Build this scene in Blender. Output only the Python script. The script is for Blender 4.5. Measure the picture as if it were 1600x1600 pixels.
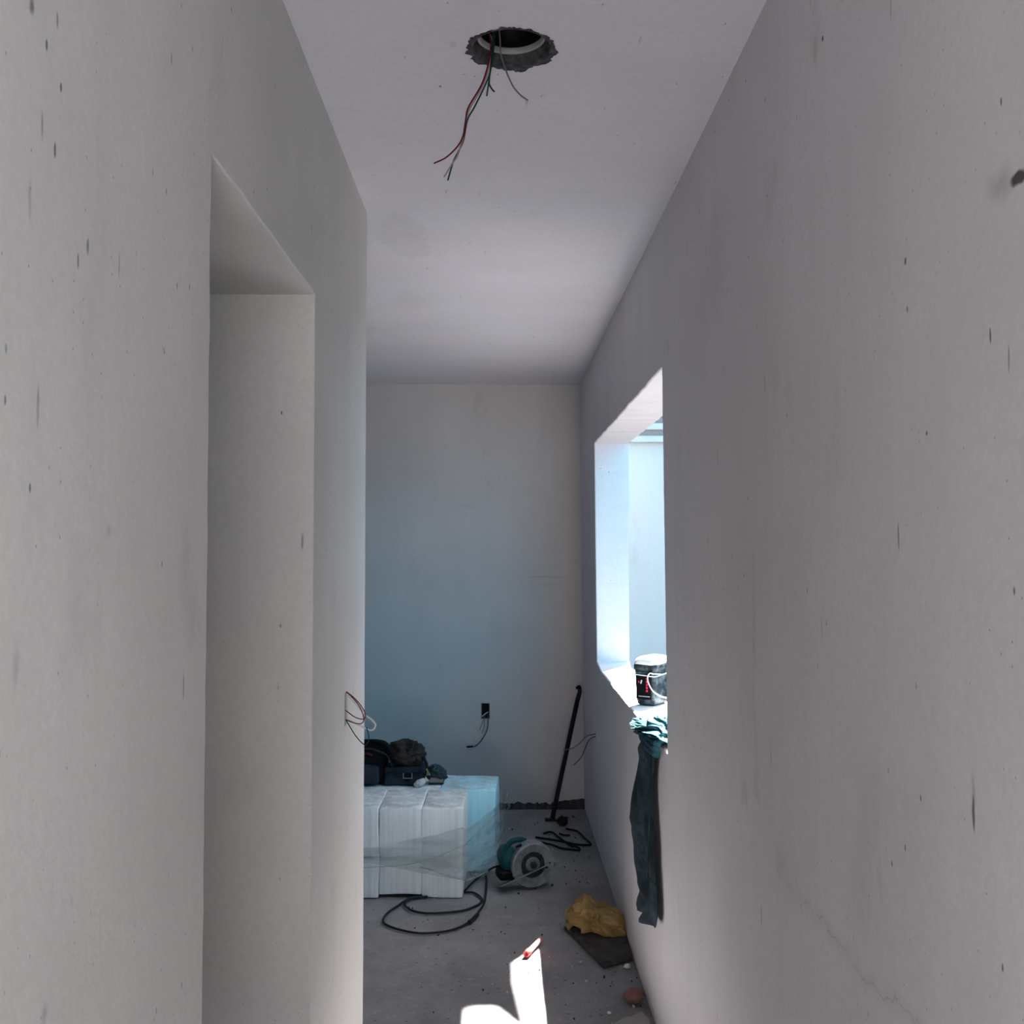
import bpy, bmesh, math, random
from mathutils import Vector, Matrix, noise, Euler
random.seed(7)
R = math.radians
for o in list(bpy.data.objects): bpy.data.objects.remove(o)
SC = bpy.context.scene
COL = SC.collection

# ------------------------------------------------------------ camera, world, sun, exposure
CAM = Vector((0, 0, 1.629))
F = 1600.0
cam_rot = Euler((R(90 + 2.04), 0, R(-0.68)))
cd = bpy.data.cameras.new('camera'); cd.sensor_width = 36; cd.lens = 36.0; cd.clip_start = .02
cam = bpy.data.objects.new('camera', cd); COL.objects.link(cam)
cam.location = CAM; cam.rotation_euler = cam_rot
SC.camera = cam
CM = cam_rot.to_matrix()
SC.view_settings.view_transform = 'Standard'
SC.view_settings.look = 'None'
SC.view_settings.gamma = 1
SC.view_settings.exposure = 0.27
SC.cycles.diffuse_bounces = 6
SC.cycles.max_bounces = 10
SC.cycles.use_denoising = True
SC.cycles.sample_clamp_indirect = 6

w = bpy.data.worlds.new('sky'); SC.world = w; w.use_nodes = True
nt = w.node_tree; bg = nt.nodes['Background']
# clear sky: deep cyan blue away from the sun, pale warm haze around it
_tc = nt.nodes.new('ShaderNodeTexCoord'); _dp = nt.nodes.new('ShaderNodeVectorMath'); _dp.operation = 'DOT_PRODUCT'
nt.links.new(_tc.outputs['Generated'], _dp.inputs[0]); _dp.inputs[1].default_value = (.304, .488, .819)
_mr = nt.nodes.new('ShaderNodeMapRange'); _mr.interpolation_type = 'SMOOTHSTEP'; nt.links.new(_dp.outputs['Value'], _mr.inputs[0])
_mr.inputs[1].default_value = .15; _mr.inputs[2].default_value = .98
_mx = nt.nodes.new('ShaderNodeMix'); _mx.data_type = 'RGBA'; nt.links.new(_mr.outputs[0], _mx.inputs[0])
_mx.inputs[6].default_value = (.02, .60, 1.0, 1); _mx.inputs[7].default_value = (1.0, .93, .92, 1)
nt.links.new(_mx.outputs[2], bg.inputs['Color'])
bg.inputs['Strength'].default_value = 3.5

SUN = Vector((-.304, -.488, -.819)).normalized()
sl = bpy.data.lights.new('sun', 'SUN'); sl.energy = 88; sl.angle = R(.9); sl.color = (1, .93, .86)
so = bpy.data.objects.new('sun', sl); COL.objects.link(so)
so.rotation_euler = SUN.to_track_quat('-Z', 'Y').to_euler(); so.location = (3, 5, 6)

def area(name, loc, direction, sx, sy, energy, color, portal=False):
    l = bpy.data.lights.new(name, 'AREA'); l.shape = 'RECTANGLE'; l.size = sx; l.size_y = sy
    l.energy = energy; l.color = color
    o = bpy.data.objects.new(name, l); COL.objects.link(o); o.location = loc
    o.rotation_euler = Vector(direction).to_track_quat('-Z', 'Y').to_euler()
    if portal: l.cycles.is_portal = True
    return o
# added lamp behind the camera for assumed daylight; then an added ceiling fill lamp
area('left_wall_fill', (.44, -.95, 1.25), (-1, -.1, 0), 1.3, 1.9, 29.5, (.97, 1.0, .97))
area('ceiling_fill', (0, -1.6, .4), (0, .75, 1), .85, .8, 40, (1.0, .95, .96))
area('window_portal', (.72, 4.385, 1.6), (-1, 0, 0), 2.33, 1.25, 1, (1, 1, 1), True)

# ------------------------------------------------------------ helpers
def ray(u, v):
    return CM @ Vector(((u - 800) / F, (800 - v) / F, -1))
def PY(u, v, Y): d = ray(u, v); return CAM + d * (Y / d.y)
def PX(u, v, X): d = ray(u, v); return CAM + d * (X / d.x)
def PZ(u, v, Z=0.0): d = ray(u, v); return CAM + d * ((Z - CAM.z) / d.z)

def link(name, me, mat=None, parent=None, smooth=False):
    o = bpy.data.objects.new(name, me); COL.objects.link(o)
    if mat: me.materials.append(mat)
    if parent: o.parent = parent; o.matrix_parent_inverse = Matrix.Identity(4)
    if smooth:
        for p in me.polygons: p.use_smooth = True
    return o
def from_bm(name, bm, mat=None, parent=None, smooth=False):
    bmesh.ops.recalc_face_normals(bm, faces=bm.faces)
    me = bpy.data.meshes.new(name); bm.to_mesh(me); bm.free()
    return link(name, me, mat, parent, smooth)
def tag(o, label, cat, group=None, kind=None):
    o['label'] = label; o['category'] = cat
    if group: o['group'] = group
    if kind: o['kind'] = kind
    return o
def structure(o, label=None):
    o['kind'] = 'structure'
    if label: o['label'] = label
    return o
def thing(name, label, cat, loc=(0, 0, 0), rot=(0, 0, 0), group=None):
    o = bpy.data.objects.new(name, None); COL.objects.link(o); o.empty_display_size = .05
    o.location = loc; o.rotation_euler = rot
    return tag(o, label, cat, group)

def catmull(pts, n=8):
    pts = [Vector(p) for p in pts]
    if len(pts) < 3: return pts
    P_ = [pts[0] * 2 - pts[1]] + pts + [pts[-1] * 2 - pts[-2]]
    out = []
    for i in range(1, len(P_) - 2):
        a, b, c, d = P_[i - 1:i + 3]
        for k in range(n):
            t = k / n
            out.append(.5 * ((2 * b) + (c - a) * t + (2 * a - 5 * b + 4 * c - d) * t * t + (3 * b - a - 3 * c + d) * t ** 3))
    out.append(pts[-1]); return out
def tube_bm(bm, pts, r, n=8, seg=8, flat=1.0):
    path = catmull(pts, seg); rings = []
    up = Vector((0, 0, 1)); t0 = (path[1] - path[0]).normalized()
    if abs(t0.dot(up)) > .9: up = Vector((1, 0, 0))
    nrm = t0.cross(up).normalized()
    for i, p in enumerate(path):
        t = (path[min(i + 1, len(path) - 1)] - path[max(i - 1, 0)])
        if t.length < 1e-9: t = t0
        t = t.normalized()
        nrm = (nrm - t * nrm.dot(t)).normalized(); b = t.cross(nrm)
        rr = r(i / (len(path) - 1)) if callable(r) else r
        rings.append([bm.verts.new(p + nrm * math.cos(2 * math.pi * k / n) * rr + b * math.sin(2 * math.pi * k / n) * rr * flat) for k in range(n)])
    for a, b_ in zip(rings, rings[1:]):
        for k in range(n): bm.faces.new((a[k], a[(k + 1) % n], b_[(k + 1) % n], b_[k]))
    bm.faces.new(rings[0][::-1]); bm.faces.new(rings[-1])
def tube(name, pts, r, mat, parent=None, n=8, seg=8, flat=1.0):
    bm = bmesh.new(); tube_bm(bm, pts, r, n, seg, flat)
    return from_bm(name, bm, mat, parent, True)
def rbox_bm(bm, c, s, rot=(0, 0, 0), bevel=.01, segs=2, sub=0, disp=0, nscale=8):
    b2 = bmesh.new(); bmesh.ops.create_cube(b2, size=1)
    for v in b2.verts: v.co = Vector((v.co.x * s[0], v.co.y * s[1], v.co.z * s[2]))
    if bevel: bmesh.ops.bevel(b2, geom=b2.edges[:] , offset=bevel, segments=segs, affect='EDGES', profile=.5)
    if sub: bmesh.ops.subdivide_edges(b2, edges=b2.edges[:], cuts=sub, use_grid_fill=True)
    m = Matrix.Translation(c) @ Euler(rot).to_matrix().to_4x4()
    if disp:
        b2.normal_update()
        for v in b2.verts: v.co += v.normal * disp * noise.noise(v.co * nscale + Vector(c) * 3)
    me = bpy.data.meshes.new('tmp'); b2.to_mesh(me); b2.free(); me.transform(m); bm.from_mesh(me); bpy.data.meshes.remove(me)
def rbox(name, c, s, mat, parent=None, rot=(0, 0, 0), bevel=.01, segs=2, sub=0, disp=0, nscale=8, smooth=False):
    bm = bmesh.new(); rbox_bm(bm, Vector(c), s, rot, bevel, segs, sub, disp, nscale)
    return from_bm(name, bm, mat, parent, smooth)
def blob(name, c, r, mat, parent=None, sub=5, amp=.3, freq=2.2, ridge=True, seed=0, rot=(0, 0, 0), flatb=None, fn=None):
    """crumpled cloth / lump: subdivided ball with ridged folds"""
    bm = bmesh.new(); bmesh.ops.create_icosphere(bm, subdivisions=sub, radius=1)
    off = Vector((seed * 3.1, seed * 1.7, seed * .9)); rm = Euler(rot).to_matrix()
    for v in bm.verts:
        p = v.co.copy(); q = p * freq + off
        wv = Vector((noise.noise(q * .7), noise.noise(q * .7 + Vector((9, 0, 0))), noise.noise(q * .7 + Vector((0, 9, 0)))))
        if ridge:
            n_ = 1 - 2.2 * abs(noise.noise(q + wv * 1.2)); n2 = 1 - 2.2 * abs(noise.noise(q * 2.3 + wv * 2))
            d = amp * (n_ * .7 + n2 * .3 - .5)
        else:
            d = amp * (noise.noise(q) + .4 * noise.noise(q * 2.4))
        k = 1 + d
        p = Vector((p.x * r[0] * k, p.y * r[1] * k, p.z * r[2] * k))
        if flatb is not None and p.z < -flatb: p.z = -flatb + (p.z + flatb) * .05
        p = rm @ p + Vector(c)
        if fn: p = fn(p)
        v.co = p
    return from_bm(name, bm, mat, parent, True)
def ring_solid(bm, prof, a0, a1, n, close=False, centre=Vector((0, 0, 0))):
    """sweep a closed profile [(r, d)] around the local Y axis between angles"""
    rows = []
    for i in range(n + 1):
        a = a0 + (a1 - a0) * i / n
        if close and i == n: rows.append(rows[0]); break
        rows.append([bm.verts.new(centre + Vector((math.cos(a) * r, d, math.sin(a) * r))) for r, d in prof])
    m = len(prof)
    for A, B in zip(rows, rows[1:]):
        for k in range(m): bm.faces.new((A[k], A[(k + 1) % m], B[(k + 1) % m], B[k]))
    if not close: bm.faces.new(rows[0]); bm.faces.new(rows[-1][::-1])

# ------------------------------------------------------------ materials
def new_mat(name):
    m = bpy.data.materials.new(name); m.use_nodes = True
    return m, m.node_tree, m.node_tree.nodes['Principled BSDF']
def N(nt, typ, **kw):
    n = nt.nodes.new(typ)
    for k, v in kw.items():
        if k.startswith('i_'):
            n.inputs[int(k[2:])].default_value = v
        else: setattr(n, k, v)
    return n
def maths(nt, op, a, b=None, c=None, clamp=False):
    n = nt.nodes.new('ShaderNodeMath'); n.operation = op; n.use_clamp = clamp
    for i, x in enumerate((a, b, c)):
        if x is None: continue
        if isinstance(x, (int, float)): n.inputs[i].default_value = x
        else: nt.links.new(x, n.inputs[i])
    return n.outputs[0]
def remap(nt, x, a, b, c=0, d=1, smooth=False):
    n = nt.nodes.new('ShaderNodeMapRange'); n.clamp = True
    if smooth: n.interpolation_type = 'SMOOTHSTEP'
    nt.links.new(x, n.inputs[0])
    for i, v in zip((1, 2, 3, 4), (a, b, c, d)): n.inputs[i].default_value = v
    return n.outputs[0]
def mixc(nt, fac, a, b, blend='MIX'):
    n = nt.nodes.new('ShaderNodeMix'); n.data_type = 'RGBA'; n.blend_type = blend
    if isinstance(fac, (int, float)): n.inputs[0].default_value = fac
    else: nt.links.new(fac, n.inputs[0])
    for s, x in ((6, a), (7, b)):
        if isinstance(x, tuple): n.inputs[s].default_value = (*x[:3], 1)
        else: nt.links.new(x, n.inputs[s])
    return n.outputs[2]
def noi(nt, vec, scale, detail=4, rough=.55, dist=0):
    n = nt.nodes.new('ShaderNodeTexNoise'); n.inputs['Scale'].default_value = scale
    n.inputs['Detail'].default_value = detail; n.inputs['Roughness'].default_value = rough; n.inputs['Distortion'].default_value = dist
    nt.links.new(vec, n.inputs['Vector']); return n.outputs[0]
def vscale(nt, vec, s, off=(0, 0, 0)):
    n = nt.nodes.new('ShaderNodeMapping'); n.inputs['Scale'].default_value = s; n.inputs['Location'].default_value = off
    nt.links.new(vec, n.inputs['Vector']); return n.outputs[0]
def bump(nt, b, h, strength=.3, dist=.01):
    n = nt.nodes.new('ShaderNodeBump'); n.inputs['Strength'].default_value = strength; n.inputs['Distance'].default_value = dist
    nt.links.new(h, n.inputs['Height']); nt.links.new(n.outputs[0], b.inputs['Normal'])

def plaster(name, base=(.60, .585, .605), streak=(9, 9, 1.3), stains_shade=(), specks=1.0, cracks=(), mott=.10, speck_axis='v'):
    m, nt, b = new_mat(name)
    co = nt.nodes.new('ShaderNodeTexCoord').outputs['Object']
    big = remap(nt, noi(nt, co, 1.3, 3), .3, .7)
    mid = remap(nt, noi(nt, vscale(nt, co, streak), 1.1, 3, .6), .3, .75)
    fine = noi(nt, co, 70, 2, .7)
    d = lambda k: tuple(c * k for c in base)
    c1 = mixc(nt, big, d(1 - mott), d(1 + mott * .45))
    warm = remap(nt, noi(nt, vscale(nt, co, (1, 1, .7), (5, 3, 1)), 1.7, 2), .42, .62)
    c1 = mixc(nt, maths(nt, 'MULTIPLY', warm, .35), c1, tuple(a * f for a, f in zip(base, (1.04, .96, .95))))
    c2 = mixc(nt, maths(nt, 'MULTIPLY', mid, .18), c1, d(.70))
    c2 = mixc(nt, maths(nt, 'MULTIPLY', remap(nt, fine, .35, .7), .24), c2, d(.72))
    tot = None
    gn_ = nt.nodes.new('ShaderNodeNewGeometry'); gs_ = nt.nodes.new('ShaderNodeSeparateXYZ'); nt.links.new(gn_.outputs['True Normal'], gs_.inputs[0])
    upg = maths(nt, 'ABSOLUTE', gs_.outputs[2]); upg = maths(nt, 'LESS_THAN' if speck_axis == 'v' else 'GREATER_THAN', upg, .5)
    # smudges
    sm = noi(nt, vscale(nt, co, (1.5, 1.5, .8), (3, 1, 7)), 3.0, 4, .65)
    smm = maths(nt, 'MULTIPLY', remap(nt, sm, .62, .76), .22)
    c2 = mixc(nt, smm, c2, d(.55))
    # pits and scratches
    sc_ = nt.nodes.new('ShaderNodeSeparateXYZ'); nt.links.new(co, sc_.inputs[0]); cb_ = nt.nodes.new('ShaderNodeCombineXYZ')
    if speck_axis == 'v':
        nt.links.new(maths(nt, 'ADD', sc_.outputs[0], sc_.outputs[1]), cb_.inputs[0]); nt.links.new(sc_.outputs[2], cb_.inputs[1])
    else:
        nt.links.new(sc_.outputs[0], cb_.inputs[0]); nt.links.new(sc_.outputs[1], cb_.inputs[1])
    pl = cb_.outputs[0]
    for k, (sc, th, keep, sv) in enumerate(((20, .050, .86, (1, .45, 1)), (42, .06, .88, (1, .7, 1)), (9, .030, .80, (1, .14, 1)))):
        vo = nt.nodes.new('ShaderNodeTexVoronoi'); vo.voronoi_dimensions = '2D'; vo.inputs['Scale'].default_value = sc
        wob = vscale(nt, pl, tuple(sv), (k * 3.3, k * 1.1, k))
        nt.links.new(wob, vo.inputs['Vector'])
        sep = nt.nodes.new('ShaderNodeSeparateColor'); nt.links.new(vo.outputs['Color'], sep.inputs[0])
        g = maths(nt, 'GREATER_THAN', sep.outputs[0], keep)
        s_ = maths(nt, 'MULTIPLY', maths(nt, 'MULTIPLY', remap(nt, vo.outputs['Distance'], th * .5, th, 1, 0), g), upg)
        area_ = remap(nt, noi(nt, vscale(nt, co, (1, 1, 1), (k * 7, 2, 1)), 1.6, 2), .38, .54)
        s_ = maths(nt, 'MULTIPLY', maths(nt, 'MULTIPLY', s_, area_), (.8, .6, .6)[k] * specks)
        tot = s_ if tot is None else maths(nt, 'MAXIMUM', tot, s_)
    if cracks:
        sx = nt.nodes.new('ShaderNodeSeparateXYZ'); nt.links.new(co, sx.inputs[0])
        Y_, Z_ = sx.outputs[1], sx.outputs[2]
        n1 = noi(nt, vscale(nt, co, (1, 1, 1), (0, 0, 3)), 7, 4, .65)
        for (var, y0, slope, lo_, hi_, st) in cracks:
            A, B = (Y_, Z_) if var == 'y' else (Z_, Y_)
            dd = maths(nt, 'SUBTRACT', maths(nt, 'SUBTRACT', A, maths(nt, 'MULTIPLY', B, slope)), y0)
            dd = maths(nt, 'ABSOLUTE', maths(nt, 'ADD', dd, maths(nt, 'MULTIPLY', maths(nt, 'SUBTRACT', n1, .5), .11)))
            ln = maths(nt, 'MULTIPLY', remap(nt, dd, .0006, .0026, 1, 0), .55)
            halo = maths(nt, 'MULTIPLY', remap(nt, dd, .0, .022, 1, 0), .22)
            g = maths(nt, 'MULTIPLY', maths(nt, 'GREATER_THAN', B, lo_), maths(nt, 'LESS_THAN', B, hi_))
            g = maths(nt, 'MULTIPLY', g, remap(nt, sm, .36, .60, .25, 1))
            tot = maths(nt, 'MAXIMUM', tot, maths(nt, 'MULTIPLY', maths(nt, 'MULTIPLY', maths(nt, 'MAXIMUM', ln, halo), g), st))
    nd = nt.nodes.new('ShaderNodeTexNoise'); nd.inputs['Scale'].default_value = 30; nd.inputs['Detail'].default_value = 4
    nt.links.new(co, nd.inputs['Vector'])
    for (cx, cy, cz, rx, ry, rz, st, soft) in stains_shade:
        wv = nt.nodes.new('ShaderNodeVectorMath'); wv.operation = 'MULTIPLY_ADD'
        nt.links.new(nd.outputs['Color'], wv.inputs[0]); a_ = min(ry, rz, rx if rx < 5 else 9) * 1.4
        wv.inputs[1].default_value = (a_, a_, a_)
        wv.inputs[2].default_value = (-cx - a_ / 2, -cy - a_ / 2, -cz - a_ / 2)
        ad = nt.nodes.new('ShaderNodeVectorMath'); nt.links.new(co, ad.inputs[0]); nt.links.new(wv.outputs[0], ad.inputs[1])
        mu = nt.nodes.new('ShaderNodeVectorMath'); mu.operation = 'MULTIPLY'; nt.links.new(ad.outputs[0], mu.inputs[0])
        mu.inputs[1].default_value = (1 / rx, 1 / ry, 1 / rz)
        le = nt.nodes.new('ShaderNodeVectorMath'); le.operation = 'LENGTH'; nt.links.new(mu.outputs[0], le.inputs[0])
        tot = maths(nt, 'MAXIMUM', tot, remap(nt, le.outputs['Value'], 1 - soft, 1, st, 0, True))
    col = mixc(nt, tot, c2, (.045, .045, .045))
    nt.links.new(col, b.inputs['Base Color'])
    b.inputs['Roughness'].default_value = .82; b.inputs['Specular IOR Level'].default_value = .25
    h = maths(nt, 'ADD', maths(nt, 'MULTIPLY', fine, .30), maths(nt, 'MULTIPLY', noi(nt, vscale(nt, co, (1, 1, .6)), 9, 2, .6), .8))
    bump(nt, b, h, .22, .006)
    return m

def simple(name, col, rough=.6, metal=0, nscale=0, namt=.25, bstr=0, bscale=40, bdist=.002, sheen=0, dust=None):
    m, nt, b = new_mat(name)
    b.inputs['Base Color'].default_value = (*col, 1); b.inputs['Roughness'].default_value = rough; b.inputs['Metallic'].default_value = metal; b.inputs['Specular IOR Level'].default_value = .5 if max(col) > .1 else .12
    co = nt.nodes.new('ShaderNodeTexCoord').outputs['Object']
    out = None
    if nscale:
        f = remap(nt, noi(nt, co, nscale, 5, .6), .3, .7)
        out = mixc(nt, f, tuple(c * (1 - namt) for c in col), tuple(min(1, c * (1 + namt)) for c in col))
    if dust:
        f = maths(nt, 'MULTIPLY', remap(nt, noi(nt, co, dust[1], 6, .7), .45, .72), dust[2])
        out = mixc(nt, f, out if out is not None else col, dust[0])
    if out is not None: nt.links.new(out, b.inputs['Base Color'])
    if bstr: bump(nt, b, noi(nt, co, bscale, 5, .6), bstr, bdist)
    return m

# stain marks and painted shade on the walls, in room metres: (x, y, z, rx, ry, rz, strength, softness)
def rw(u, v): p = PX(u, v, .518); return p.y, p.z
def lw(u, v): p = PX(u, v, -.415); return p.y, p.z
R_ST_SHADE = []
for (u, v, ry, rz, st, sf) in ((1596, 278, .022, .010, .95, .5), (1570, 290, .04, .03, .28, 1), (1517, 1270, .0045, .028, .8, .6),
        (1517, 1245, .006, .04, .35, 1), (1160, 1240, .05, .045, .16, .7), (1205, 320, .06, .09, .10, 1), (1215, 280, .03, .05, .13, 1),
        (1449, 676, .004, .004, .8, .6), (1215, 1345, .05, .03, .13, 1), (1120, 420, .26, .22, .10, 1), (1292, 60, .006, .006, .9, .5),  # widest entry here is shade painted into the wall colour
        (1280, 80, .02, .035, .2, 1), (1550, 525, .003, .012, .8, .6), (1578, 560, .002, .02, .6, .6), (1418, 408, .004, .006, .8, .5),
        (1370, 1370, .015, .05, .12, 1)):
    y, z = rw(u, v); R_ST_SHADE.append((9, y, z, 9, ry, rz, st, sf) if False else (.52, y, z, 50, ry, rz, st, sf))
L_ST = []
for (u, v, ry, rz, st, sf) in ((50, 10, .008, .012, .7, .8), (73, 70, .003, .007, .8, .5), (66, 195, .003, .02, .5, .8), (86, 235, .003, .010, .75, .5),
        (137, 385, .004, .012, .65, .6), (122, 408, .0025, .010, .7, .5), (47, 310, .006, .03, .3, 1), (95, 137, .003, .006, .8, .5),
        (25, 1040, .01, .03, .25, 1), (290, 880, .05, .10, .12, 1), (170, 830, .012, .01, .2, 1), (300, 960, .04, .07, .12, 1),
        (90, 30, .003, .010, .5, .6), (186, 415, .002, .02, .5, .6), (268, 92, .003, .01, .6, .6), (70, 1585, .01, .015, .3, 1)):
    y, z = lw(u, v); L_ST.append((-.415, y, z, 50, ry, rz, st, sf))
C_ST = []
for (u, v, rx, ry, st, sf) in ((632, 372, .085, .30, .07, .25), (708, 70, .012, .02, .15, .6), (688, 135, .004, .008, .7, .6), (725, 116, .004, .004, .4, .6), (640, 470, .10, .25, .06, .6), (900, 300, .1, .02, .07, 1)):
    p = PZ(u, v, 2.675); C_ST.append((p.x, p.y, 2.675, rx, ry, 50, st, sf))
B_ST = [(-.05 + .35, 6.5, 1.45, .22, 50, .012, .14, 1), (.30, 6.5, 1.40, .12, 50, .012, .12, 1), (-.2, 6.5, 1.9, .2, 50, .03, .06, 1)]

M_right = plaster('plaster_right', stains_shade=R_ST_SHADE, specks=1.0, cracks=(('y', 2.15, -.04, 1.12, 1.62, .6), ('z', 1.02, .0, 1.2, 1.95, .6), ('z', 1.32, -.36, 1.05, 1.5, .5)))
M_left = plaster('plaster_left', base=(.595, .60, .582), stains_shade=L_ST, specks=.9)
M_ceil = plaster('plaster_ceiling', base=(.61, .605, .655), streak=(1.3, 4, 4), stains_shade=C_ST, specks=.55, mott=.06, speck_axis='h')
M_back = plaster('plaster_back', base=(.50, .485, .48), stains_shade=B_ST, specks=.3)
M_ext = plaster('plaster_exterior', base=(.29, .29, .29), specks=.2, mott=.03)

def mat_floor():
    m, nt, b = new_mat('raw_concrete')
    co = nt.nodes.new('ShaderNodeTexCoord').outputs['Object']
    a = remap(nt, noi(nt, co, 2.2, 6, .6), .3, .7)
    c = mixc(nt, a, (.19, .19, .205), (.31, .305, .325))
    s = remap(nt, noi(nt, vscale(nt, co, (1, .8, 1)), 5, 5, .65), .42, .72)
    c = mixc(nt, maths(nt, 'MULTIPLY', s, .55), c, (.14, .135, .14))
    d = remap(nt, noi(nt, vscale(nt, co, (1, 1, 1), (4, 2, 0)), 26, 6, .75), .55, .72)
    c = mixc(nt, maths(nt, 'MULTIPLY', d, .5), c, (.40, .38, .38))
    f = remap(nt, noi(nt, co, 120, 4, .7), .3, .75)
    c = mixc(nt, maths(nt, 'MULTIPLY', f, .3), c, (.10, .10, .10))
    vo = nt.nodes.new('ShaderNodeTexVoronoi'); vo.inputs['Scale'].default_value = 28; nt.links.new(co, vo.inputs['Vector'])
    sep = nt.nodes.new('ShaderNodeSeparateColor'); nt.links.new(vo.outputs['Color'], sep.inputs[0])
    g = maths(nt, 'MULTIPLY', remap(nt, vo.outputs['Distance'], .08, .2, 1, 0), maths(nt, 'GREATER_THAN', sep.outputs[0], .72))
    c = mixc(nt, maths(nt, 'MULTIPLY', g, .7), c, (.03, .03, .03))
    nt.links.new(c, b.inputs['Base Color']); b.inputs['Roughness'].default_value = .85
    h = maths(nt, 'ADD', noi(nt, co, 30, 6, .7), maths(nt, 'MULTIPLY', f, .25))
    bump(nt, b, h, .5, .008)
    return m
M_floor = mat_floor()
M_cement = simple('broken_cement', (.055, .055, .06), .95, nscale=60, namt=.6, bstr=.9, bscale=70, bdist=.006)
M_sill = plaster('sill_plaster', base=(.66, .66, .66), specks=.2)
M_black = simple('black_plastic', (.002, .0022, .0025), .55)
M_pvc = simple('white_pvc', (.24, .24, .245), .45)
def wire_mat(n, c): return simple(n, c, .4)
M_wred = wire_mat('wire_red', (.10, .003, .012)); M_wwhite = wire_mat('wire_white', (.62, .60, .56)); M_wgreen = wire_mat('wire_green', (.002, .045, .026))
M_wpink = wire_mat('wire_pink', (.30, .20, .21)); M_wgrey = wire_mat('wire_grey', (.11, .11, .115)); M_wdark = wire_mat('wire_dark', (.006, .02, .02))

# ------------------------------------------------------------ structure
def jl(a, b, step, amp, seed, axisfix=None):
    """jittered points from a to b (2d), b excluded"""
    a = Vector(a); b = Vector(b); L = (b - a).length; n = max(1, int(L / step)); d = (b - a).normalized(); nn = Vector((-d.y, d.x))
    out = []
    for i in range(n):
        p = a.lerp(b, i / n)
        if i: p = p + nn * amp * (noise.noise(Vector((p.x * 9, p.y * 9, seed))) * 1.3 + noise.noise(Vector((p.x * 45, p.y * 45, seed + 5))) * .6)
        out.append(p)
    return out
def jloop(pts, step=.03, amp=.002, seed=1):
    out = []
    for i in range(len(pts)): out += jl(pts[i], pts[(i + 1) % len(pts)], step, amp, seed)
    return out
def scale_loop(loop, k):
    """offset outward by k along averaged normals"""
    n = len(loop); A = sum(loop[i].x * loop[(i + 1) % n].y - loop[(i + 1) % n].x * loop[i].y for i in range(n)); sg = 1 if A > 0 else -1
    out = []
    for i in range(n):
        d1 = (loop[i] - loop[i - 1]); d2 = (loop[(i + 1) % n] - loop[i])
        n1 = Vector((d1.y, -d1.x)).normalized(); n2 = Vector((d2.y, -d2.x)).normalized()
        out.append(loop[i] + (n1 + n2).normalized() * k * sg)
    return out
def slab(name, fmap, outer, holes, thick, mat, cham=.004, outer_jit=0):
    """flat slab; fmap(a, b, depth) -> xyz; holes = (loop, depth or None, splay)"""
    bm = bmesh.new()
    def ring(loop, dep): return [bm.verts.new(fmap(p.x, p.y, dep)) for p in loop]
    def edges(vs): return [bm.edges.get((vs[i], vs[(i + 1) % len(vs)])) or bm.edges.new((vs[i], vs[(i + 1) % len(vs)])) for i in range(len(vs))]
    def bridge(A, B):
        for i in range(len(A)):
            j = (i + 1) % len(A); bm.faces.new((A[i], A[j], B[j], B[i]))
    ol = jloop([Vector(p) for p in outer], .04, outer_jit, 3) if outer_jit else [Vector(p) for p in outer]
    fo = ring(ol, 0); bo = ring(ol, thick)
    fe = edges(fo); be = edges(bo); bridge(fo, bo)
    for loop, dep, inner in holes:
        h0 = ring(scale_loop(loop, cham), 0); fe += edges(h0)
        h1 = ring(loop, cham); bridge(h0, h1)
        il = inner or loop
        if dep is None:
            h2 = ring(il, thick); bridge(h1, h2); be += edges(h2)
        else:
            h2 = ring(il, dep); bridge(h1, h2); bm.faces.new(h2)
    bmesh.ops.triangle_fill(bm, edges=fe, use_beauty=True, use_dissolve=False)
    bmesh.ops.triangle_fill(bm, edges=be, use_beauty=True, use_dissolve=False)
    return from_bm(name, bm, mat)
ZC = 2.675
def XR(z): return .533 - .024 * z / ZC
def f_right(a, b, d): return Vector((XR(b) + d * ((.70 - XR(b)) / .17), a, b))
def f_left(a, b, d): return Vector((-.415 - d, a, b))
# right wall: window opening y 3.22..5.55, z .995..2.2, chipped far lower corner
SZ = .994
wy0, wy1, wz1 = 3.22, 5.55, 2.20
yc, zc = PX(931, 1042, .524).y, PX(931, 1042, .524).z
loop = []
loop += jl((wy0, SZ - .004), (5.28, SZ), .03, .0025, 1)
loop += [Vector((5.28, SZ - .001)), Vector((5.36, SZ + .004)), Vector((5.43, SZ + .012)), Vector((5.49, SZ + .016)), Vector((5.545, SZ + .022))]
loop += jl((wy1, SZ + .03), (wy1, wz1), .03, .0035, 2)
loop += jl((wy1, wz1), (wy0, wz1), .03, .0035, 3)
loop += jl((wy0 , wz1), (wy0, SZ - .004), .03, .004, 4)
inner = [Vector((p.x, p.y)) for p in loop]
for p in inner:
    if p.x > 5.2 and p.y < SZ + .05: p.y = SZ if p.x < wy1 - .02 else p.y
s0, s1 = PX(928, 1156, .527), PX(928, 1134, .527)
slot = jloop([Vector((5.66, s0.z)), Vector((5.72, s0.z)), Vector((5.72, s1.z)), Vector((5.66, s1.z))], .03, .001, 8)
structure(slab('wall_right', f_right, [(-2.5, 0), (6.5, 0), (6.5, ZC), (-2.5, ZC)], [(loop, None, inner), (slot, .05, None)], .17, M_right))
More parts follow.
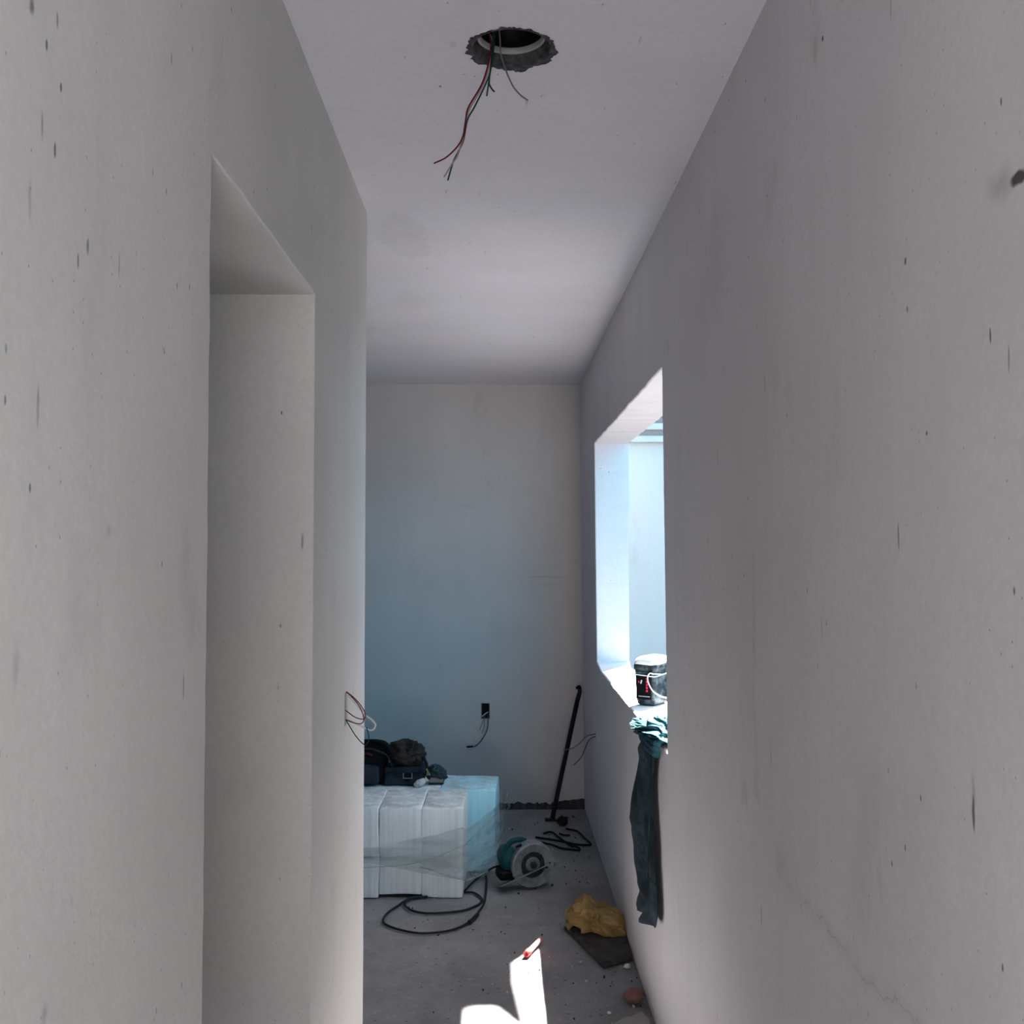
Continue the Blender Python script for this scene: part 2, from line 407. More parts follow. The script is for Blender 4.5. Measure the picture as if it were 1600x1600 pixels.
# left wall with a doorway
dl = []
dy0, dy1, dz1 = 1.460, 2.283, 2.198
dl = [Vector((dy0, .0005))] + [Vector((dy1, .0005))] + jl((dy1, .0005), (dy1, dz1), .05, .0035, 11)[1:] + jl((dy1, dz1), (dy0, dz1), .04, .003, 12) + jl((dy0, dz1), (dy0, .0005), .05, .004, 13)
lslot0, lslot1 = PX(542, 1131, -.415), PX(542, 1082, -.415)
ls = jloop([Vector((2.765, lslot0.z)), Vector((2.81, lslot0.z)), Vector((2.81, lslot1.z)), Vector((2.765, lslot1.z))], .02, .001, 9)
ol = [(-2.5, 0), (3.19, 0)]
lw_o = slab('wall_left', f_left, [Vector((-2.5, 0)), Vector((3.162, 0))] + jl((3.162, 0), (3.162, ZC), .045, .003, 21)[1:] + [Vector((3.162, ZC)), Vector((-2.5, ZC))], [(dl, None, None), (ls, .05, None)], .30, M_left, cham=.003)
structure(lw_o)
# the walls of the side room beyond the doorway and of the room with the foam
def box(name, x0, x1, y0, y1, z0, z1, mat): return rbox(name, ((x0 + x1) / 2, (y0 + y1) / 2, (z0 + z1) / 2), (x1 - x0, y1 - y0, z1 - z0), mat, bevel=0)
structure(box('wall_partition', -2.6, -.716, 3.02, 3.162, 0, ZC, M_left))
structure(box('wall_far_left', -2.75, -2.6, -2.5, 6.5, 0, ZC, M_left))
structure(box('wall_rear', -2.75, .70, -2.65, -2.5, 0, ZC, M_left))
b0, b1 = PY(752, 1123, 6.5), PY(765, 1099, 6.5)
bl = jloop([Vector((b0.x, b0.z)), Vector((b1.x, b0.z)), Vector((b1.x, b1.z)), Vector((b0.x, b1.z))], .012, .002, 6)
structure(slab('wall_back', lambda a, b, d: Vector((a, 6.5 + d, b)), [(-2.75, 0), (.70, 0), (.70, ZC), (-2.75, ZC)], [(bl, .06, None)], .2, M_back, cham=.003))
# ceiling with the round hole
HC = Vector((.0235, 2.108)); HR = .084
hole = [HC + Vector((math.cos(a), math.sin(a))) * (HR * (1 + .07 * noise.noise(Vector((math.cos(a) * 2.4, math.sin(a) * 2.4, 3))) + .05 * noise.noise(Vector((math.cos(a) * 9, math.sin(a) * 9, 1))))) for a in [2 * math.pi * i / 90 for i in range(90)]]
rin = [HC + (p - HC).normalized() * .078 for p in hole]
structure(slab('ceiling', lambda a, b, d: Vector((a, b, ZC + d)), [(-2.75, -2.65), (.70, -2.65), (.70, 6.7), (-2.75, 6.7)], [(hole, None, rin)], .16, M_ceil, cham=.001))
# floor
bm = bmesh.new(); bmesh.ops.create_grid(bm, x_segments=90, y_segments=180, size=.5)
for v in bm.verts:
    x = -2.75 + (v.co.x + .5) * 3.45; y = -2.6 + (v.co.y + .5) * 9.2
    z = -.004 + .004 * noise.noise(Vector((x * 2.2, y * 2.2, 0))) + .002 * noise.noise(Vector((x * 11, y * 11, 4)))
    v.co = Vector((x, y, z))
fl = from_bm('floor', bm, M_floor, None, True); structure(fl)
# ragged unplastered strip at the foot of the back wall
bm = bmesh.new(); top = []; bot = []; topb = []
n = 140
for i in range(n + 1):
    x = -1.2 + i / n * (XR(0) + 1.2)
    h = .030 + .018 * noise.noise(Vector((x * 9, 0, 1))) + .014 * noise.noise(Vector((x * 30, 0, 2))) + .012 * noise.noise(Vector((x * 70, 0, 3)))
    if x > .34: h = .035 + (x - .34) * .10 + .005 * noise.noise(Vector((x * 40, 0, 3)))
    h = max(.004, h)
    bot.append(bm.verts.new((x, 6.47 + .01 * noise.noise(Vector((x * 20, 1, 1))), -.01))); top.append(bm.verts.new((x, 6.485, h))); topb.append(bm.verts.new((x, 6.505, h + .003)))
for i in range(n):
    bm.faces.new((bot[i], bot[i + 1], top[i + 1], top[i])); bm.faces.new((top[i], top[i + 1], topb[i + 1], topb[i]))
structure(from_bm('baseboard_back', bm, simple('raw_screed', (.05, .048, .05), .95, nscale=50, namt=.5, bstr=.8)))
# window sill slab (thin plaster screed on the opening's base)
# outside: sunlit terrace, white house walls
structure(box('floor_terrace', .70, 7, -3, 11, -.25, -.05, simple('terrace_concrete', (.07, .07, .075), .9, nscale=3, namt=.1)))
structure(box('wall_terrace_end', .70, 4.2, 7.6, 7.9, -.25, 3.3, M_ext))
t1 = bmesh.new()
rbox_bm(t1, Vector((2.4, 7.57, 2.44)), (3.4, .07, .05), bevel=.008); rbox_bm(t1, Vector((2.4, 7.55, 2.53)), (3.4, .09, .05), bevel=.008); rbox_bm(t1, Vector((2.4, 7.54, 2.64)), (3.4, .12, .05), bevel=.008)
structure(from_bm('trim_1', t1, M_ext))
structure(box('wall_terrace_side', 4.2, 4.5, 0, 7.9, -.25, 1.9, M_ext))
# unseen panels added outside the window, shaped to cut the sun patch
t2 = bmesh.new()
rbox_bm(t2, Vector((1.0, 5.8625, 2.75)), (.03, .475, .98), bevel=.004)
_pl = [(5.492, 2.625), (5.117, 2.546), (5.110, 2.58), (5.376, 2.80), (5.53, 3.07), (5.56, 3.4), (5.95, 3.4), (5.95, 2.62)]
_a = [t2.verts.new((1.02, y, z)) for y, z in _pl]; _b = [t2.verts.new((1.045, y + .012, z + .02)) for y, z in _pl]
t2.faces.new(_a); t2.faces.new(_b[::-1])
for _i in range(len(_a)): _j = (_i + 1) % len(_a); t2.faces.new((_a[_i], _b[_i], _b[_j], _a[_j]))
structure(from_bm('sun_blocker', t2, M_ext))

# ------------------------------------------------------------ ceiling box and wires
cb = thing('ceiling_box', 'round lamp box with pale plastic rim in a rough broken ceiling hole', 'electrical box', (HC.x, HC.y, ZC))
def lathe(name, prof, mat, parent, seg=64, off=Vector((0, 0, 0)), jit=0):
    bm = bmesh.new(); rows = []
    for r, z in prof:
        rows.append([bm.verts.new(off + Vector((math.cos(2 * math.pi * k / seg) * r * (1 + jit * noise.noise(Vector((math.cos(2 * math.pi * k / seg) * 5, math.sin(2 * math.pi * k / seg) * 5, z * 60)))), math.sin(2 * math.pi * k / seg) * r * (1 + jit * noise.noise(Vector((math.cos(2 * math.pi * k / seg) * 5, math.sin(2 * math.pi * k / seg) * 5, z * 60 + 7)))), z))) for k in range(seg)])
    for A, B in zip(rows, rows[1:]):
        for k in range(seg): bm.faces.new((A[k], A[(k + 1) % seg], B[(k + 1) % seg], B[k]))
    return from_bm(name, bm, mat, parent, True)
lathe('cement_collar', [(.0775, .003), (.0765, .008), (.0755, .014), (.0745, .020), (.072, .027), (.073, .034), (.0775, .034), (.0775, .003)], M_cement, cb, 96, jit=.02)
lathe('rim', [(.0655, .034), (.0655, .024), (.069, .021), (.0725, .023), (.0735, .028), (.073, .036)], M_pvc, cb)
lathe('box', [(.0665, .030), (.067, .12), (.0001, .121), (.0001, .125), (.070, .125), (.0700, .030), (.0665, .030)], M_black, cb)
# broken edge on the ceiling face around the hole
bm = bmesh.new(); A_ = []; B_ = []; C_ = []
for k in range(120):
    a = 2 * math.pi * k / 120; cs = Vector((math.cos(a), math.sin(a), 0))
    far = .5 + .5 * math.sin(a)
    r0 = .0785; r1 = .088 + .010 * far + .012 * noise.noise(Vector((math.cos(a) * 3, math.sin(a) * 3, 5))) + .010 * noise.noise(Vector((math.cos(a) * 12, math.sin(a) * 12, 5)))
    A_.append(bm.verts.new(cs * r0 + Vector((0, 0, .004)))); B_.append(bm.verts.new(cs * (r0 + .003) + Vector((0, 0, -.0015)))); C_.append(bm.verts.new(cs * r1 + Vector((0, 0, -.0008 ))))
for k in range(120):
    j = (k + 1) % 120; bm.faces.new((A_[k], A_[j], B_[j], B_[k])); bm.faces.new((B_[k], B_[j], C_[j], C_[k]))
from_bm('cement_rim', bm, M_cement, cb)

def z6(pts, Y=2.1, dy=0): return [PY(660 + x / 5.333, y / 5.333, Y + dy * i) for i, (x, y) in enumerate(pts)]
def wire(pts, r, mat, label, group=None, name='hanging_wire'):
    o = tube(name, pts, r, mat, None, 8, 8); tag(o, label, 'wire', group); return o
WG = 'loose wires hanging from the ceiling box'
wire(z6([(470, 215), (510, 190), (548, 265), (572, 350), (560, 480), (500, 690), (385, 890), (362, 990), (345, 1110), (300, 1210), (200, 1310), (95, 1362)]), .0017, M_wred, 'long red wire from the ceiling box, its end bent out to the left', WG)
wire(z6([(500, 200), (552, 270), (580, 350), (568, 490), (515, 690), (395, 905), (358, 1020), (335, 1160), (290, 1300), (250, 1360), (180, 1475)], 2.104), .0017, M_wpink, 'long pale wire from the ceiling box, running between the red and the green one', WG)
wire(z6([(600, 230), (600, 340), (578, 500), (548, 650), (440, 880), (375, 1000), (338, 1180), (262, 1335), (245, 1385), (212, 1503)], 2.108), .0017, M_wgreen, 'longest green wire from the ceiling box, ending lowest of all', WG)
wire(z6([(612, 240), (602, 345), (578, 520), (556, 680), (575, 735), (600, 765)], 2.112), .0017, M_wdark, 'short dark green wire from the ceiling box with its end hooked to the right', WG)
wire(z6([(590, 240), (586, 345), (572, 520), (553, 680), (536, 800)], 2.10), .0016, M_wgreen, 'short green wire from the ceiling box with a straight downward end', WG)
wire(z6([(636, 130), (640, 250), (648, 340), (660, 480), (740, 690), (810, 785), (880, 838)], 2.095), .0016, M_wgrey, 'single grey wire from the ceiling box curving out to the right', WG)

# left wall outlet and looped wires
def five_box(name, cx, cy, cz, sx, sy, sz, axis, label):
    bm = bmesh.new(); bmesh.ops.create_cube(bm, size=1)
    for v in bm.verts: v.co = Vector((v.co.x * sx, v.co.y * sy, v.co.z * sz))
    ff = [f for f in bm.faces if f.normal.dot(Vector(axis)) > .9]
    bmesh.ops.delete(bm, geom=ff, context='FACES')
    bmesh.ops.solidify(bm, geom=bm.faces[:], thickness=.001)
    o = from_bm(name, bm, M_black); o.location = (cx, cy, cz); return tag(o, label, 'electrical box')
five_box('socket_box', -.443, 2.7875, (lslot0.z + lslot1.z) / 2, .038, .036, (lslot1.z - lslot0.z) - .012, (1, 0, 0), 'black socket box sunk in the left wall just before its corner')
def z7(pts, Y=2.785, amp=.012):
    return [PY(500 + x / 10, 1040 + y / 10, Y + amp * math.sin(i * 1.1)) for i, (x, y) in enumerate(pts)]
G2 = 'looped wires from the socket box in the left wall'
wire(z7([(405, 410), (430, 420), (540, 510), (650, 640), (708, 760), (685, 835), (560, 812), (430, 722), (400, 700)]), .0014, M_wred, 'red wire of the left wall box that loops out farthest of the two', G2)
wire(z7([(405, 430), (430, 425), (560, 560), (640, 680), (685, 830), (655, 900), (570, 905), (435, 860), (405, 845)], 2.79, -.01), .0014, M_wred, 'red wire of the left wall box whose loop dips lowest of the two', G2)
wire(z7([(405, 440), (440, 470), (560, 600), (700, 765), (800, 840), (868, 930), (825, 1003), (740, 993), (560, 905), (440, 845), (405, 820)], 2.795, .008), .0022, M_wwhite, 'white wire looping widest out of the left wall', G2)
wire(z7([(405, 850), (430, 890), (560, 1100), (690, 1232), (755, 1185), (760, 1080), (725, 965)], 2.78, .008), .0014, M_wgreen, 'green wire hanging in a loop lowest from the left wall', G2)
# back wall outlet
five_box('socket_box', (b0.x + b1.x) / 2, 6.528, (b0.z + b1.z) / 2, b1.x - b0.x - .008, .045, b1.z - b0.z - .008, (0, -1, 0), 'black rectangular socket box sunk in the far wall above the foam')
def z8(pts, Y0, Y1): return [PY(700 + x / 6.154, 1050 + y / 6.154, Y0 + (Y1 - Y0) * min(1, i / 2)) for i, (x, y) in enumerate(pts)]
G3 = 'wires from the socket box in the far wall'
wire(z8([(375, 400), (385, 460), (375, 560), (320, 660), (265, 712), (230, 716)], 6.52, 6.44), .0035, simple('cable_teal', (.03, .07, .08), .5), 'thick dark cable curving down left from the far wall socket', G3)
tp = z8([(240, 716), (205, 719), (178, 720)], 6.44, 6.44); wire(tp, .006, M_black, 'black taped tip of the cable from the far wall socket', None, 'hanging_cable_tip')
wire(z8([(360, 400), (352, 470), (345, 540), (325, 590)], 6.52, 6.46), .002, M_wgrey, 'thin grey wire, middle one of the far wall socket', G3)
wire(z8([(350, 400), (338, 470), (320, 520), (305, 556)], 6.52, 6.46), .002, M_wgrey, 'thin short wire, leftmost of those under the far wall socket', G3)
wire(z8([(385, 385), (360, 400), (325, 430)], 6.50, 6.46), .003, M_wwhite, 'short whitish wire lying across the far wall socket', G3)
# right wall wires
sy = 5.69
G4 = 'thin wires from the slot in the right wall'
wire([PY(931, 1147, sy)] + [PY(700 + x / 6.154, 1050 + y / 6.154, Y) for (x, y), Y in zip([(1400, 600), (1330, 620), (1260, 690), (1190, 735), (1112, 750)], (5.68, 5.70, 5.74, 5.80, 5.86))], .0028, M_wgrey, 'upper grey wire from the right wall slot, reaching across the steel bar', G4)
wire([PY(931, 1151, sy)] + [PY(700 + x / 6.154, 1050 + y / 6.154, Y) for (x, y), Y in zip([(1400, 625), (1350, 660), (1320, 730), (1280, 820), (1212, 895)], (5.68, 5.70, 5.72, 5.74, 5.78))], .0022, M_wdark, 'lower dark wire from the right wall slot, drooping to a free end', G4)

# ------------------------------------------------------------ foam bundle
def mat_foam(tint=(1, 1, 1), nm='white_foam'):
    m, nt, b = new_mat(nm)
    co = nt.nodes.new('ShaderNodeTexCoord').outputs['Object']
    li = noi(nt, vscale(nt, co, (55, 55, .8)), 1.0, 3, .6)
    c = mixc(nt, remap(nt, li, .35, .65), tuple(a * t for a, t in zip((.63, .69, .71), tint)), tuple(a * t for a, t in zip((.76, .81, .83), tint)))
    g = nt.nodes.new('ShaderNodeNewGeometry'); sp = nt.nodes.new('ShaderNodeSeparateXYZ'); nt.links.new(g.outputs['Normal'], sp.inputs[0])
    d = maths(nt, 'MULTIPLY', remap(nt, sp.outputs[2], .3, .9), remap(nt, noi(nt, co, 9, 6, .7), .40, .62))
    c = mixc(nt, maths(nt, 'MULTIPLY', d, .8), c, (.34, .34, .34))
    d2 = remap(nt, noi(nt, vscale(nt, co, (1, 1, 1), (3, 3, 3)), 13, 6, .7), .60, .72)
    c = mixc(nt, maths(nt, 'MULTIPLY', d2, .3), c, (.40, .36, .32))
    nt.links.new(c, b.inputs['Base Color']); b.inputs['Roughness'].default_value = .7
    vo = nt.nodes.new('ShaderNodeTexVoronoi'); vo.inputs['Scale'].default_value = 160; nt.links.new(co, vo.inputs['Vector'])
    bump(nt, b, maths(nt, 'ADD', maths(nt, 'MULTIPLY', vo.outputs['Distance'], .3), li), .3, .004)
    return m
M_foam = mat_foam()
M_foam_cyan_light = mat_foam((.60, 1.0, 1.12), 'foam_cyan_light')  # cyan tint stands in for the daylight on the rear block
def mat_film():
    m, nt, b = new_mat('clear_film')
    co = nt.nodes.new('ShaderNodeTexCoord').outputs['Object']
    out = nt.nodes['Material Output']
    tr = nt.nodes.new('ShaderNodeBsdfTransparent'); mx = nt.nodes.new('ShaderNodeMixShader')
    tr.inputs[0].default_value = (.93, .95, .95, 1)
    b.inputs['Base Color'].default_value = (.36, .40, .41, 1); b.inputs['Roughness'].default_value = .28
    f = remap(nt, noi(nt, vscale(nt, co, (1.2, 1.2, 7)), 2, 3, .5, .8), .35, .7, .16, .52)
    nt.links.new(f, mx.inputs[0]); nt.links.new(tr.outputs[0], mx.inputs[1]); nt.links.new(b.outputs[0], mx.inputs[2])
    nt.links.new(mx.outputs[0], out.inputs[0])
    bump(nt, b, noi(nt, vscale(nt, co, (1.5, 1.5, 9)), 3, 3, .5, 1), .5, .02)
    return m
M_film = mat_film()
fb = thing('foam_bundle', 'wrapped stack of white polystyrene foam blocks standing on the concrete floor', 'foam blocks', (0, 0, 0))
FH = .415
def foam(x0, x1, y0, y1, z0, z1, rz, seed, mat=None):
    bm = bmesh.new()
    rbox_bm(bm, Vector((0, 0, 0)), (x1 - x0, y1 - y0, z1 - z0), bevel=.006, segs=3, sub=6)
    for v in bm.verts:
        q = v.co * 7 + Vector((seed * 5, 0, 0))
        v.co += Vector((noise.noise(q), noise.noise(q + Vector((5, 0, 0))), noise.noise(q + Vector((0, 5, 0))))) * .005
        # nibbled top front edge
        e = max(0, v.co.z - (z1 - z0) / 2 + .03) * max(0, -v.co.y - (y1 - y0) / 2 + .03)
        v.co.z -= 18 * e * max(0, noise.noise(v.co * 16 + Vector((seed, 3, 0))) + .2)
    o = from_bm('foam_block', bm, mat or M_foam, fb, True)
    o.location = ((x0 + x1) / 2, (y0 + y1) / 2, (z0 + z1) / 2); o.rotation_euler = (0, 0, R(rz)); return o
xs = [-1.05, -.78, -.565, -.363, -.165]
for i in range(4):
    lift = .0 if i in (0, 1, 3) else .012
    foam(xs[i] + .0015, xs[i + 1] - .0015, 4.845 + (.006, .0, .005, .0)[i], 5.215, lift, FH + (.0, .004, .0, -.002)[i], -1.5 if i == 3 else 0, i)
foam(-1.0, -.30, 5.235, 5.54, 0, FH - .004, 0, 7)
foam(-.295, -.012, 5.235, 5.54, 0, FH, -4, 9, M_foam_cyan_light)['label'] = 'foam block with cyan daylight tint'
# plastic wrap
def wrap_path(s):
    P_ = [Vector((-1.06, 4.838)), Vector((-.168, 4.832)), Vector((-.155, 4.842)), Vector((-.012, 5.222)), Vector((.004, 5.25)), Vector((.022, 5.53))]
    L = [0]
    for a, b in zip(P_, P_[1:]): L.append(L[-1] + (b - a).length)
    t = s * L[-1]
    for i in range(len(P_) - 1):
        if t <= L[i + 1] + 1e-9: return P_[i].lerp(P_[i + 1], (t - L[i]) / (L[i + 1] - L[i]))
    return P_[-1]
bm = bmesh.new(); rows = []; NS, NZ = 150, 34
for i in range(NS + 1):
    s = i / NS; p = wrap_path(s)
    tx = (p.x + 1.06) / 1.08
    if p.x < -.17: ztop = .225 + .11 * max(0, (p.x + .75) / .6) ** 1.5; zbot = .165 - .08 * max(0, (p.x + .6) / .43)
    else: ztop = .315 + (p.x + .17) * .15; zbot = .085 - (p.x + .17) * .5
    if p.x < -.17: zbot = max(.08, zbot)
    zbot = max(.006, zbot)
    ztop += .012 * noise.noise(Vector((s * 14, 0, 0)))
    col = []
    for j in range(NZ + 1):
        t = j / NZ; z = zbot + (ztop - zbot) * t
        fold = .005 * (1 + math.sin((z * 42 + s * 16 * (t - .5)) + 3 * noise.noise(Vector((s * 5, z * 8, 0)))))
        nx = Vector((.35, -.94)) if p.x > -.165 and p.y < 5.24 else (Vector((0, -1)) if p.y < 4.85 else Vector((1, 0)))
        q = p + nx * (fold + .001)
        col.append(bm.verts.new((q.x, q.y, z)))
    rows.append(col)
for a, b in zip(rows, rows[1:]):
    for j in range(NZ): bm.faces.new((a[j], b[j], b[j + 1], a[j + 1]))
from_bm('plastic_wrap', bm, M_film, fb, True)
# twisted film strands
tube('wrap_strand', [Vector((-1.06, 4.826, .150)), Vector((-.7, 4.824, .146)), Vector((-.4, 4.824, .165)), Vector((-.172, 4.826, .245)), Vector((-.145, 4.85, .26)), Vector((-.01, 5.21, .30))], .003, M_film, fb, 6, 8, .5)
tube('wrap_strand', [Vector((-.37, 4.828, .15)), Vector((-.25, 4.826, .11)), Vector((-.165, 4.828, .085)), Vector((-.13, 4.88, .075)), Vector((-.01, 5.21, .03))], .003, M_film, fb, 6, 8, .5)
tube('wrap_strand', [PY(786, 1236, 5.5), PY(793, 1240, 5.47), PY(791, 1252, 5.46), PY(796, 1260, 5.46), PY(788, 1270, 5.46), PY(790, 1283, 5.48)], .006, M_film, fb, 6, 6, .2)

# ------------------------------------------------------------ pile on the foam
M_bag = simple('black_canvas', (.005, .006, .008), .8, bstr=.4, bscale=25, bdist=.01, nscale=9, namt=.5)
M_navy = simple('dark_navy_leather', (.005, .010, .015), .6, bstr=.5, bscale=30, bdist=.006, dust=((.035, .055, .07), 18, .55))
M_brown = simple('dark_brown_cloth', (.026, .021, .019), .95, bstr=.4, bscale=60, bdist=.003, nscale=12, namt=.3)
M_teal = simple('faded_teal_cloth', (.030, .055, .065), .95, bstr=.5, bscale=50, bdist=.004, nscale=14, namt=.4)
M_buckle = simple('dull_metal', (.22, .22, .22), .4, .8)
ZT = FH
def pp(u, v, Y=5.36): return PY(u, v, Y)
# backpack
bp = thing('backpack', 'black backpack standing at the left end of the foam stack', 'backpack', (0, 0, 0))
c = pp(578, 1190)
rbox('body', (c.x - .04, 5.400, ZT + .105), (.27, .18, .21), M_bag, bp, bevel=.055, segs=5, sub=2, disp=.012, nscale=9, smooth=True)
rbox('front_pocket', (pp(577, 1205).x - .01, 5.305, ZT + .055), (.14, .05, .10), simple('dusty_black_canvas', (.016, .02, .028), .7, bstr=.4, bscale=30, bdist=.006, dust=((.06, .08, .10), 12, .5)), bp, bevel=.02, segs=4, sub=1, disp=.008, smooth=True)
tube('top_flap', [pp(568, 1158, 5.350), pp(590, 1158, 5.330), pp(604, 1163, 5.320), pp(612, 1175, 5.320), pp(614, 1190, 5.330)], .018, M_bag, bp, 10, 8, .5)
tube('shoulder_strap', [pp(560, 1172, 5.305), pp(577, 1170, 5.300), pp(592, 1174, 5.295), pp(606, 1182, 5.295), pp(613, 1198, 5.290)], .012, M_navy, bp, 8, 8, .3)
tube('red_lining', [pp(566, 1178, 5.310), pp(574, 1177, 5.298), pp(582, 1180, 5.297)], .006, simple('dull_red_cloth', (.10, .012, .025), .8), bp, 6)['label'] = 'dull red lining'
# tool bag
tb = thing('tool_bag', 'low dark navy tool bag with a square metal buckle, under the brown cloth', 'tool bag', (0, 0, 0))
x0, x1 = pp(602, 1200).x, pp(664, 1200).x
rbox('body', ((x0 + x1) / 2, 5.360, ZT + .048), (x1 - x0, .13, .094), M_navy, tb, bevel=.014, segs=4, sub=3, disp=.007, nscale=14, smooth=True)
rbox('flap', ((x0 + x1) / 2 + .005, 5.345, ZT + .080), (x1 - x0 + .006, .125, .035), M_navy, tb, bevel=.012, segs=3, sub=2, disp=.006, nscale=18, smooth=True)
bc = pp(637, 1210.5, 5.288); bm = bmesh.new()
for dx, dz, sx_, sz_ in ((0, .018, .048, .004), (0, -.018, .048, .004), (-.022, 0, .004, .036), (.022, 0, .004, .036)):
    rbox_bm(bm, Vector((bc.x + dx, 5.288, bc.z + dz)), (sx_, .004, sz_), bevel=.001)
from_bm('buckle', bm, M_buckle, tb)
rbox('strap', (bc.x, 5.293, bc.z + .006), (.03, .005, .08), M_bag, tb, bevel=.002)
tube('shoulder_strap', [pp(655, 1178, 5.330), pp(664, 1188, 5.310), pp(668, 1200, 5.305), pp(667, 1211, 5.300), pp(672, 1217, 5.300)], .011, M_bag, tb, 8, 8, .5)
tube('clip', [pp(666, 1201, 5.295), pp(668, 1206, 5.292), pp(667, 1212, 5.292)], .004, simple('brass', (.25, .18, .07), .4, .6), tb, 6)
# brown cloth
bcn = pp(635, 1177)
o = blob('crumpled_cloth', (bcn.x, 5.350, bcn.z + .003), (.090, .070, .062), M_brown, None, 5, .50, 1.35, True, 3, (0, R(8), 0))
tag(o, 'dark brown crumpled cloth heaped on top of the tool bag', 'cloth')
# white scrap
wsn = pp(656, 1216, 5.290)
o = blob('paper_scrap', (wsn.x, 5.285, ZT + .016), (.032, .018, .017), simple('white_paper', (.45, .48, .50), .8), None, 4, .35, 2, True, 5, (0, R(-28), 0), .9); tag(o, 'small crumpled pale scrap at the foot of the tool bag', 'scrap')
# flat tan packet and teal glove
pc = pp(682, 1216)
pk = thing('packet', 'small tan packet with a dark green underside, under the teal cloth', 'packet', (0, 0, 0))
rbox('cover', (pc.x, 5.350, ZT + .022), (.075, .06, .026), simple('tan_card', (.20, .19, .17), .8), pk, bevel=.003)
rbox('underside', (pc.x, 5.350, ZT + .0055), (.078, .062, .009), simple('dark_green', (.004, .03, .03), .6), pk, bevel=.002)
tcn = pp(685, 1203)
o = blob('rumpled_cloth', (tcn.x, 5.345, tcn.z - .008), (.050, .04, .030), M_teal, None, 5, .45, 2.3, True, 8, (0, R(34), 0)); tag(o, 'faded teal rumpled cloth at the right end of the pile on the foam', 'cloth')

# ------------------------------------------------------------ circular saw
sc_c = PY(831, 1349, 4.97)
M_guard = simple('dusty_cast_grey', (.16, .185, .195), .55, .25, nscale=30, namt=.25, dust=((.35, .36, .36), 25, .4))
M_tealp = simple('teal_plastic', (.003, .050, .055), .45, nscale=20, namt=.3)
M_steel = simple('worn_steel', (.05, .055, .06), .45, .6, nscale=30, namt=.5)
saw = thing('circular_saw', 'teal and grey circular saw standing on its blade guard on the floor', 'circular saw', (sc_c.x, 4.97, sc_c.z), (0, 0, R(16)))
RO = .106
bm = bmesh.new(); n = 48   # toothed blade
for s_ in (-1, 1):
    ctr = bm.verts.new((0, s_ * .001, 0)); rim = []
    for i in range(n * 2):
        a = math.pi * i / n; r = .086 if i % 2 else .080
        rim.append(bm.verts.new((math.cos(a) * r, s_ * .001, math.sin(a) * r)))
    for i in range(n * 2): bm.faces.new((ctr, rim[i], rim[(i + 1) % (n * 2)]))
from_bm('blade', bm, M_steel, saw)
bm = bmesh.new(); ring_solid(bm, [(RO, -.03), (RO, .03), (RO - .006, .034), (RO - .01, .012), (.062, .012), (.060, -.022), (RO - .008, -.034)], R(-8), R(205), 44)
from_bm('upper_guard', bm, M_guard, saw)
bm = bmesh.new(); ring_solid(bm, [(.094, -.016), (.094, .014), (.090, .014), (.088, -.010), (.066, -.010), (.064, -.016)], R(190), R(340), 30)
ring_solid(bm, [(.108, -.020), (.108, .006), (.100, .006), (.098, -.014), (.078, -.014), (.076, -.020)], R(195), R(318), 30)
from_bm('lower_guard', bm, M_guard, saw)
bm = bmesh.new(); ring_solid(bm, [(.036, -.020), (.036, -.002), (.0005, -.002), (.0005, -.022), (.028, -.023)], 0, 2 * math.pi, 32, True)
from_bm('flange', bm, simple('dark_grey_metal', (.13, .14, .15), .5, .3), saw)
bm = bmesh.new(); ring_solid(bm, [(.016, -.038), (.016, -.026), (.0005, -.026), (.0005, -.040), (.012, -.040)], 0, 2 * math.pi, 12, True)
from_bm('blade_bolt', bm, M_steel, saw)
# gusset of the guard on the left
rbox('gusset', (-.082, .0, -.022), (.05, .05, .055), M_guard, saw, rot=(0, R(-8), 0), bevel=.008, sub=1)
rbox('depth_lever', (.093, -.01, -.002), (.034, .04, .018), M_black, saw, rot=(0, R(12), 0), bevel=.004)
# base plate, seen nearly on edge
bpR = (R(-17), R(-19), 0)
rbox('base_plate', (-.018, .02, -.052), (.30, .115, .005), M_guard, saw, rot=bpR, bevel=.0015)
# motor housing behind to the left
bm = bmesh.new()
prof = [(.0005, .010), (.044, .012), (.052, .03), (.050, .09), (.044, .125), (.030, .14), (.0005, .142)]
rows = []
for r, d in prof:
    rows.append([bm.verts.new((-.105 + math.cos(2 * math.pi * k / 28) * r * .85, d - .01, .018 + math.sin(2 * math.pi * k / 28) * r * 1.25)) for k in range(28)])
for a, b in zip(rows, rows[1:]):
    for k in range(28): bm.faces.new((a[k], a[(k + 1) % 28], b[(k + 1) % 28], b[k]))
from_bm('motor_housing', bm, M_tealp, saw, True)
tube('handle', [Vector((-.13, .03, .055)), Vector((-.10, .03, .098)), Vector((-.055, .035, .108)), Vector((-.02, .04, .10))], .013, M_tealp, saw, 12, 8)
rbox('motor_cap', (-.125, .03, -.045), (.075, .10, .045), M_black, saw, bevel=.012, smooth=True)
tube('screw_row', [Vector((-.085, -.01, .085)), Vector((-.07, -.01, .092)), Vector((-.055, -.01, .095))], .006, M_black, saw, 8)
